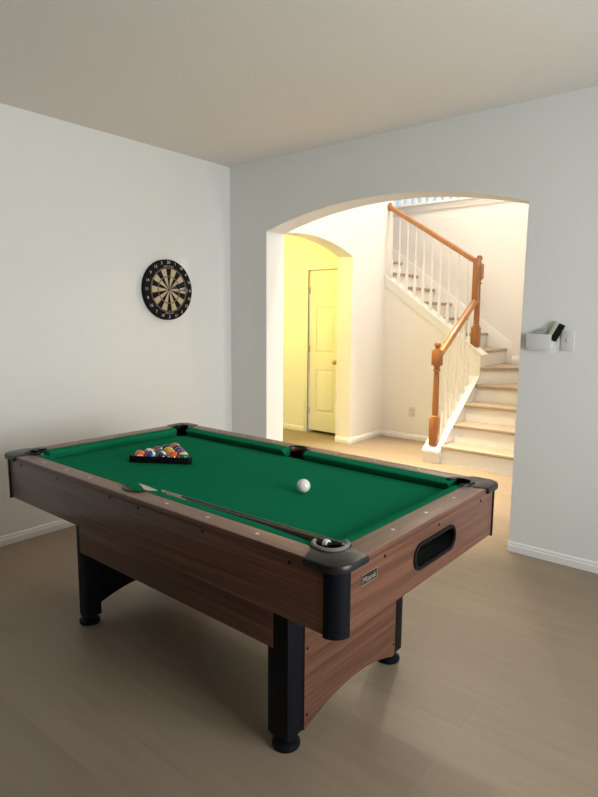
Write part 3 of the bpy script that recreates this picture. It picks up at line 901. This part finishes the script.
for k, nmb in enumerate((20, 1, 18, 4, 13, 6, 10, 15, 2, 17, 3, 19, 7, 16, 8, 11, 14, 9, 12, 5)):
    a = PI / 2 - k * PI / 10
    text_bm(b, str(nmb), .030, MD @ Matrix.Translation((.203 * math.cos(a), .203 * math.sin(a), .0388)), .0008)
obj('numbers', b, M_numw, db, 0)
# rubbed lettering band above and below the scoring rings (not readable in the photo)
b = NB()
for base_, cnt in ((PI / 2, 9), (-PI / 2, 8)):
    for i in range(cnt):
        a = base_ + (i - (cnt - 1) / 2) * .062
        M = MD @ Matrix.Rotation(a, 4, 'Z') @ Matrix.Translation((.1765, 0, .0386))
        box(b, -.005, .005, -.0036, -.0020, 0, .0004, M=M)
        if i % 2: box(b, -.005, .005, .0018, .0034, 0, .0004, M=M)
        if i % 3: box(b, -.0012, .0008, -.0034, .0030, 0, .0004, M=M)
        else: box(b, .003, .005, -.0034, .0030, 0, .0004, M=M)
obj('maker_marking', b, M_numw, db, 0)
def dart(y, z, dy, dz, fm, label):
    e = empty('dart', (.0385, y, z)); tag(e, label, 'dart', 'darts in the dartboard')
    M = frame_to((0, 0, 0), (1, dy, dz))
    obj('point', lathe(NB(), [(.0004, -.008), (.0011, .0), (.0011, .028)], 8, M), M_steel, e)
    obj('barrel', lathe(NB(), [(.0011, .028), (.0034, .034), (.0036, .075), (.0026, .08)], 12, M), M_steel, e)
    obj('shaft', lathe(NB(), [(.0024, .08), (.0024, .118)], 10, M), M_flightb, e)
    b = NB()
    for q in range(4):
        plate(b, [[(.001, .098), (.017, .108), (.019, .128), (.013, .140), (.001, .136)]], -.0004, .0004, 'XZ', M=M @ Matrix.Rotation(q * PI / 2 + .5, 4, 'Z'))
    obj('flight', b, fm, e, 0)
dart(-.700, 1.637, .02, .10, M_flightb, 'dart with navy flight pointing slightly up, nearest the bullseye')
dart(-.672, 1.650, .05, .08, M_flightb, 'dart with navy flight, upper right of the bullseye')
dart(-.630, 1.622, .05, .03, M_flightw, 'dart with pale lilac flight, right side of the dartboard')

# ------------------------------------------------------------------ lamps out of view and an added floor fill that light the hall
def ceiling_light(name, x, y, z, label, col, s):
    e = empty(name, (x, y, z)); tag(e, label, 'ceiling light')
    b = NB(); lathe(b, [(.16, 0), (.16, -.03), (.15, -.035), (0, -.035)], 32); obj('base', b, M_trim, e)
    b = NB(); lathe(b, [(.14, -.035), (.13, -.07), (.09, -.10), (0, -.11)], 32, cap=False); obj('diffuser', b, lampmat(name + '_glow', col, s), e)
def area(name, loc_, rot, sx, sy, power, col, spread=180):
    l = bpy.data.lights.new(name, 'AREA'); l.shape = 'RECTANGLE'; l.size = sx; l.size_y = sy; l.energy = power; l.color = col
    l.spread = math.radians(spread)
    o = bpy.data.objects.new(name, l); o.location = loc_; o.rotation_euler = rot; COL.objects.link(o); return o
def point(name, loc_, power, col, r=.1):
    l = bpy.data.lights.new(name, 'POINT'); l.energy = power; l.color = col; l.shadow_soft_size = r
    o = bpy.data.objects.new(name, l); o.location = loc_; COL.objects.link(o); return o
# daylight through the room's window (right wall) and the foyer's and loft's windows
area('window_daylight', (RX + .02, (WY0 + WY1) / 2, (WZ0 + WZ1) / 2), (0, PI / 2, 0), WZ1 - WZ0 - .1, WY1 - WY0 - .1, 61, (.95, .98, .935), 130)
area('foyer_daylight', (FX - .01, .70, 1.30), (0, PI / 2, 0), 1.9, .5, 20, (.80, .90, 1.0))
point('foyer_lamp', (3.4, .60, 2.82), 15, (1.0, .88, .74), .06)
point('hall_lamp', (1.5, 1.2, 2.56), 26, (1.0, .86, .68), .07)
point('stair_lamp', (.9, 2.9, 4.6), 135, (1.0, .90, .78), .12)
area('hall_floor_fill', (1.05, 1.0, 5.1), (0, 0, 0), .3, .3, 50, (1.0, .83, .58), 40)  # added fill aimed down to brighten the hall floor, no fixture there
point('corridor_lamp', (-1.15, 1.05, 2.42), 46, (1.0, .81, .11), .09)

W = bpy.data.worlds.new('sky'); S.world = W; W.use_nodes = True
bg = W.node_tree.nodes['Background']; bg.inputs['Color'].default_value = (.48, .70, 1.0, 1); bg.inputs['Strength'].default_value = 1.0

# ------------------------------------------------------------------ camera (solved from the photograph)
cx, cyy, cz, yaw, pitch, roll, f = 3.6407, -3.5292, 1.429, .6846, -.1379, .0079, 582.38
fw_ = Vector((-math.sin(yaw) * math.cos(pitch), math.cos(yaw) * math.cos(pitch), math.sin(pitch)))
r0 = Vector((math.cos(yaw), math.sin(yaw), 0)); u0 = r0.cross(fw_)
r1 = r0 * math.cos(roll) + u0 * math.sin(roll); u1 = -r0 * math.sin(roll) + u0 * math.cos(roll)
cam = bpy.data.cameras.new('camera'); co = bpy.data.objects.new('camera', cam); COL.objects.link(co)
Mc = Matrix((r1, u1, -fw_)).transposed().to_4x4(); Mc.translation = (cx, cyy, cz)
co.matrix_world = Mc
cam.sensor_fit = 'VERTICAL'; cam.sensor_height = 36; cam.sensor_width = 27; cam.lens = f / 797 * 36
cam.clip_start = .05
S.camera = co
vs = S.view_settings
vs.view_transform = 'Standard'; vs.look = 'None'; vs.exposure = 0; vs.gamma = 1; vs.use_curve_mapping = False
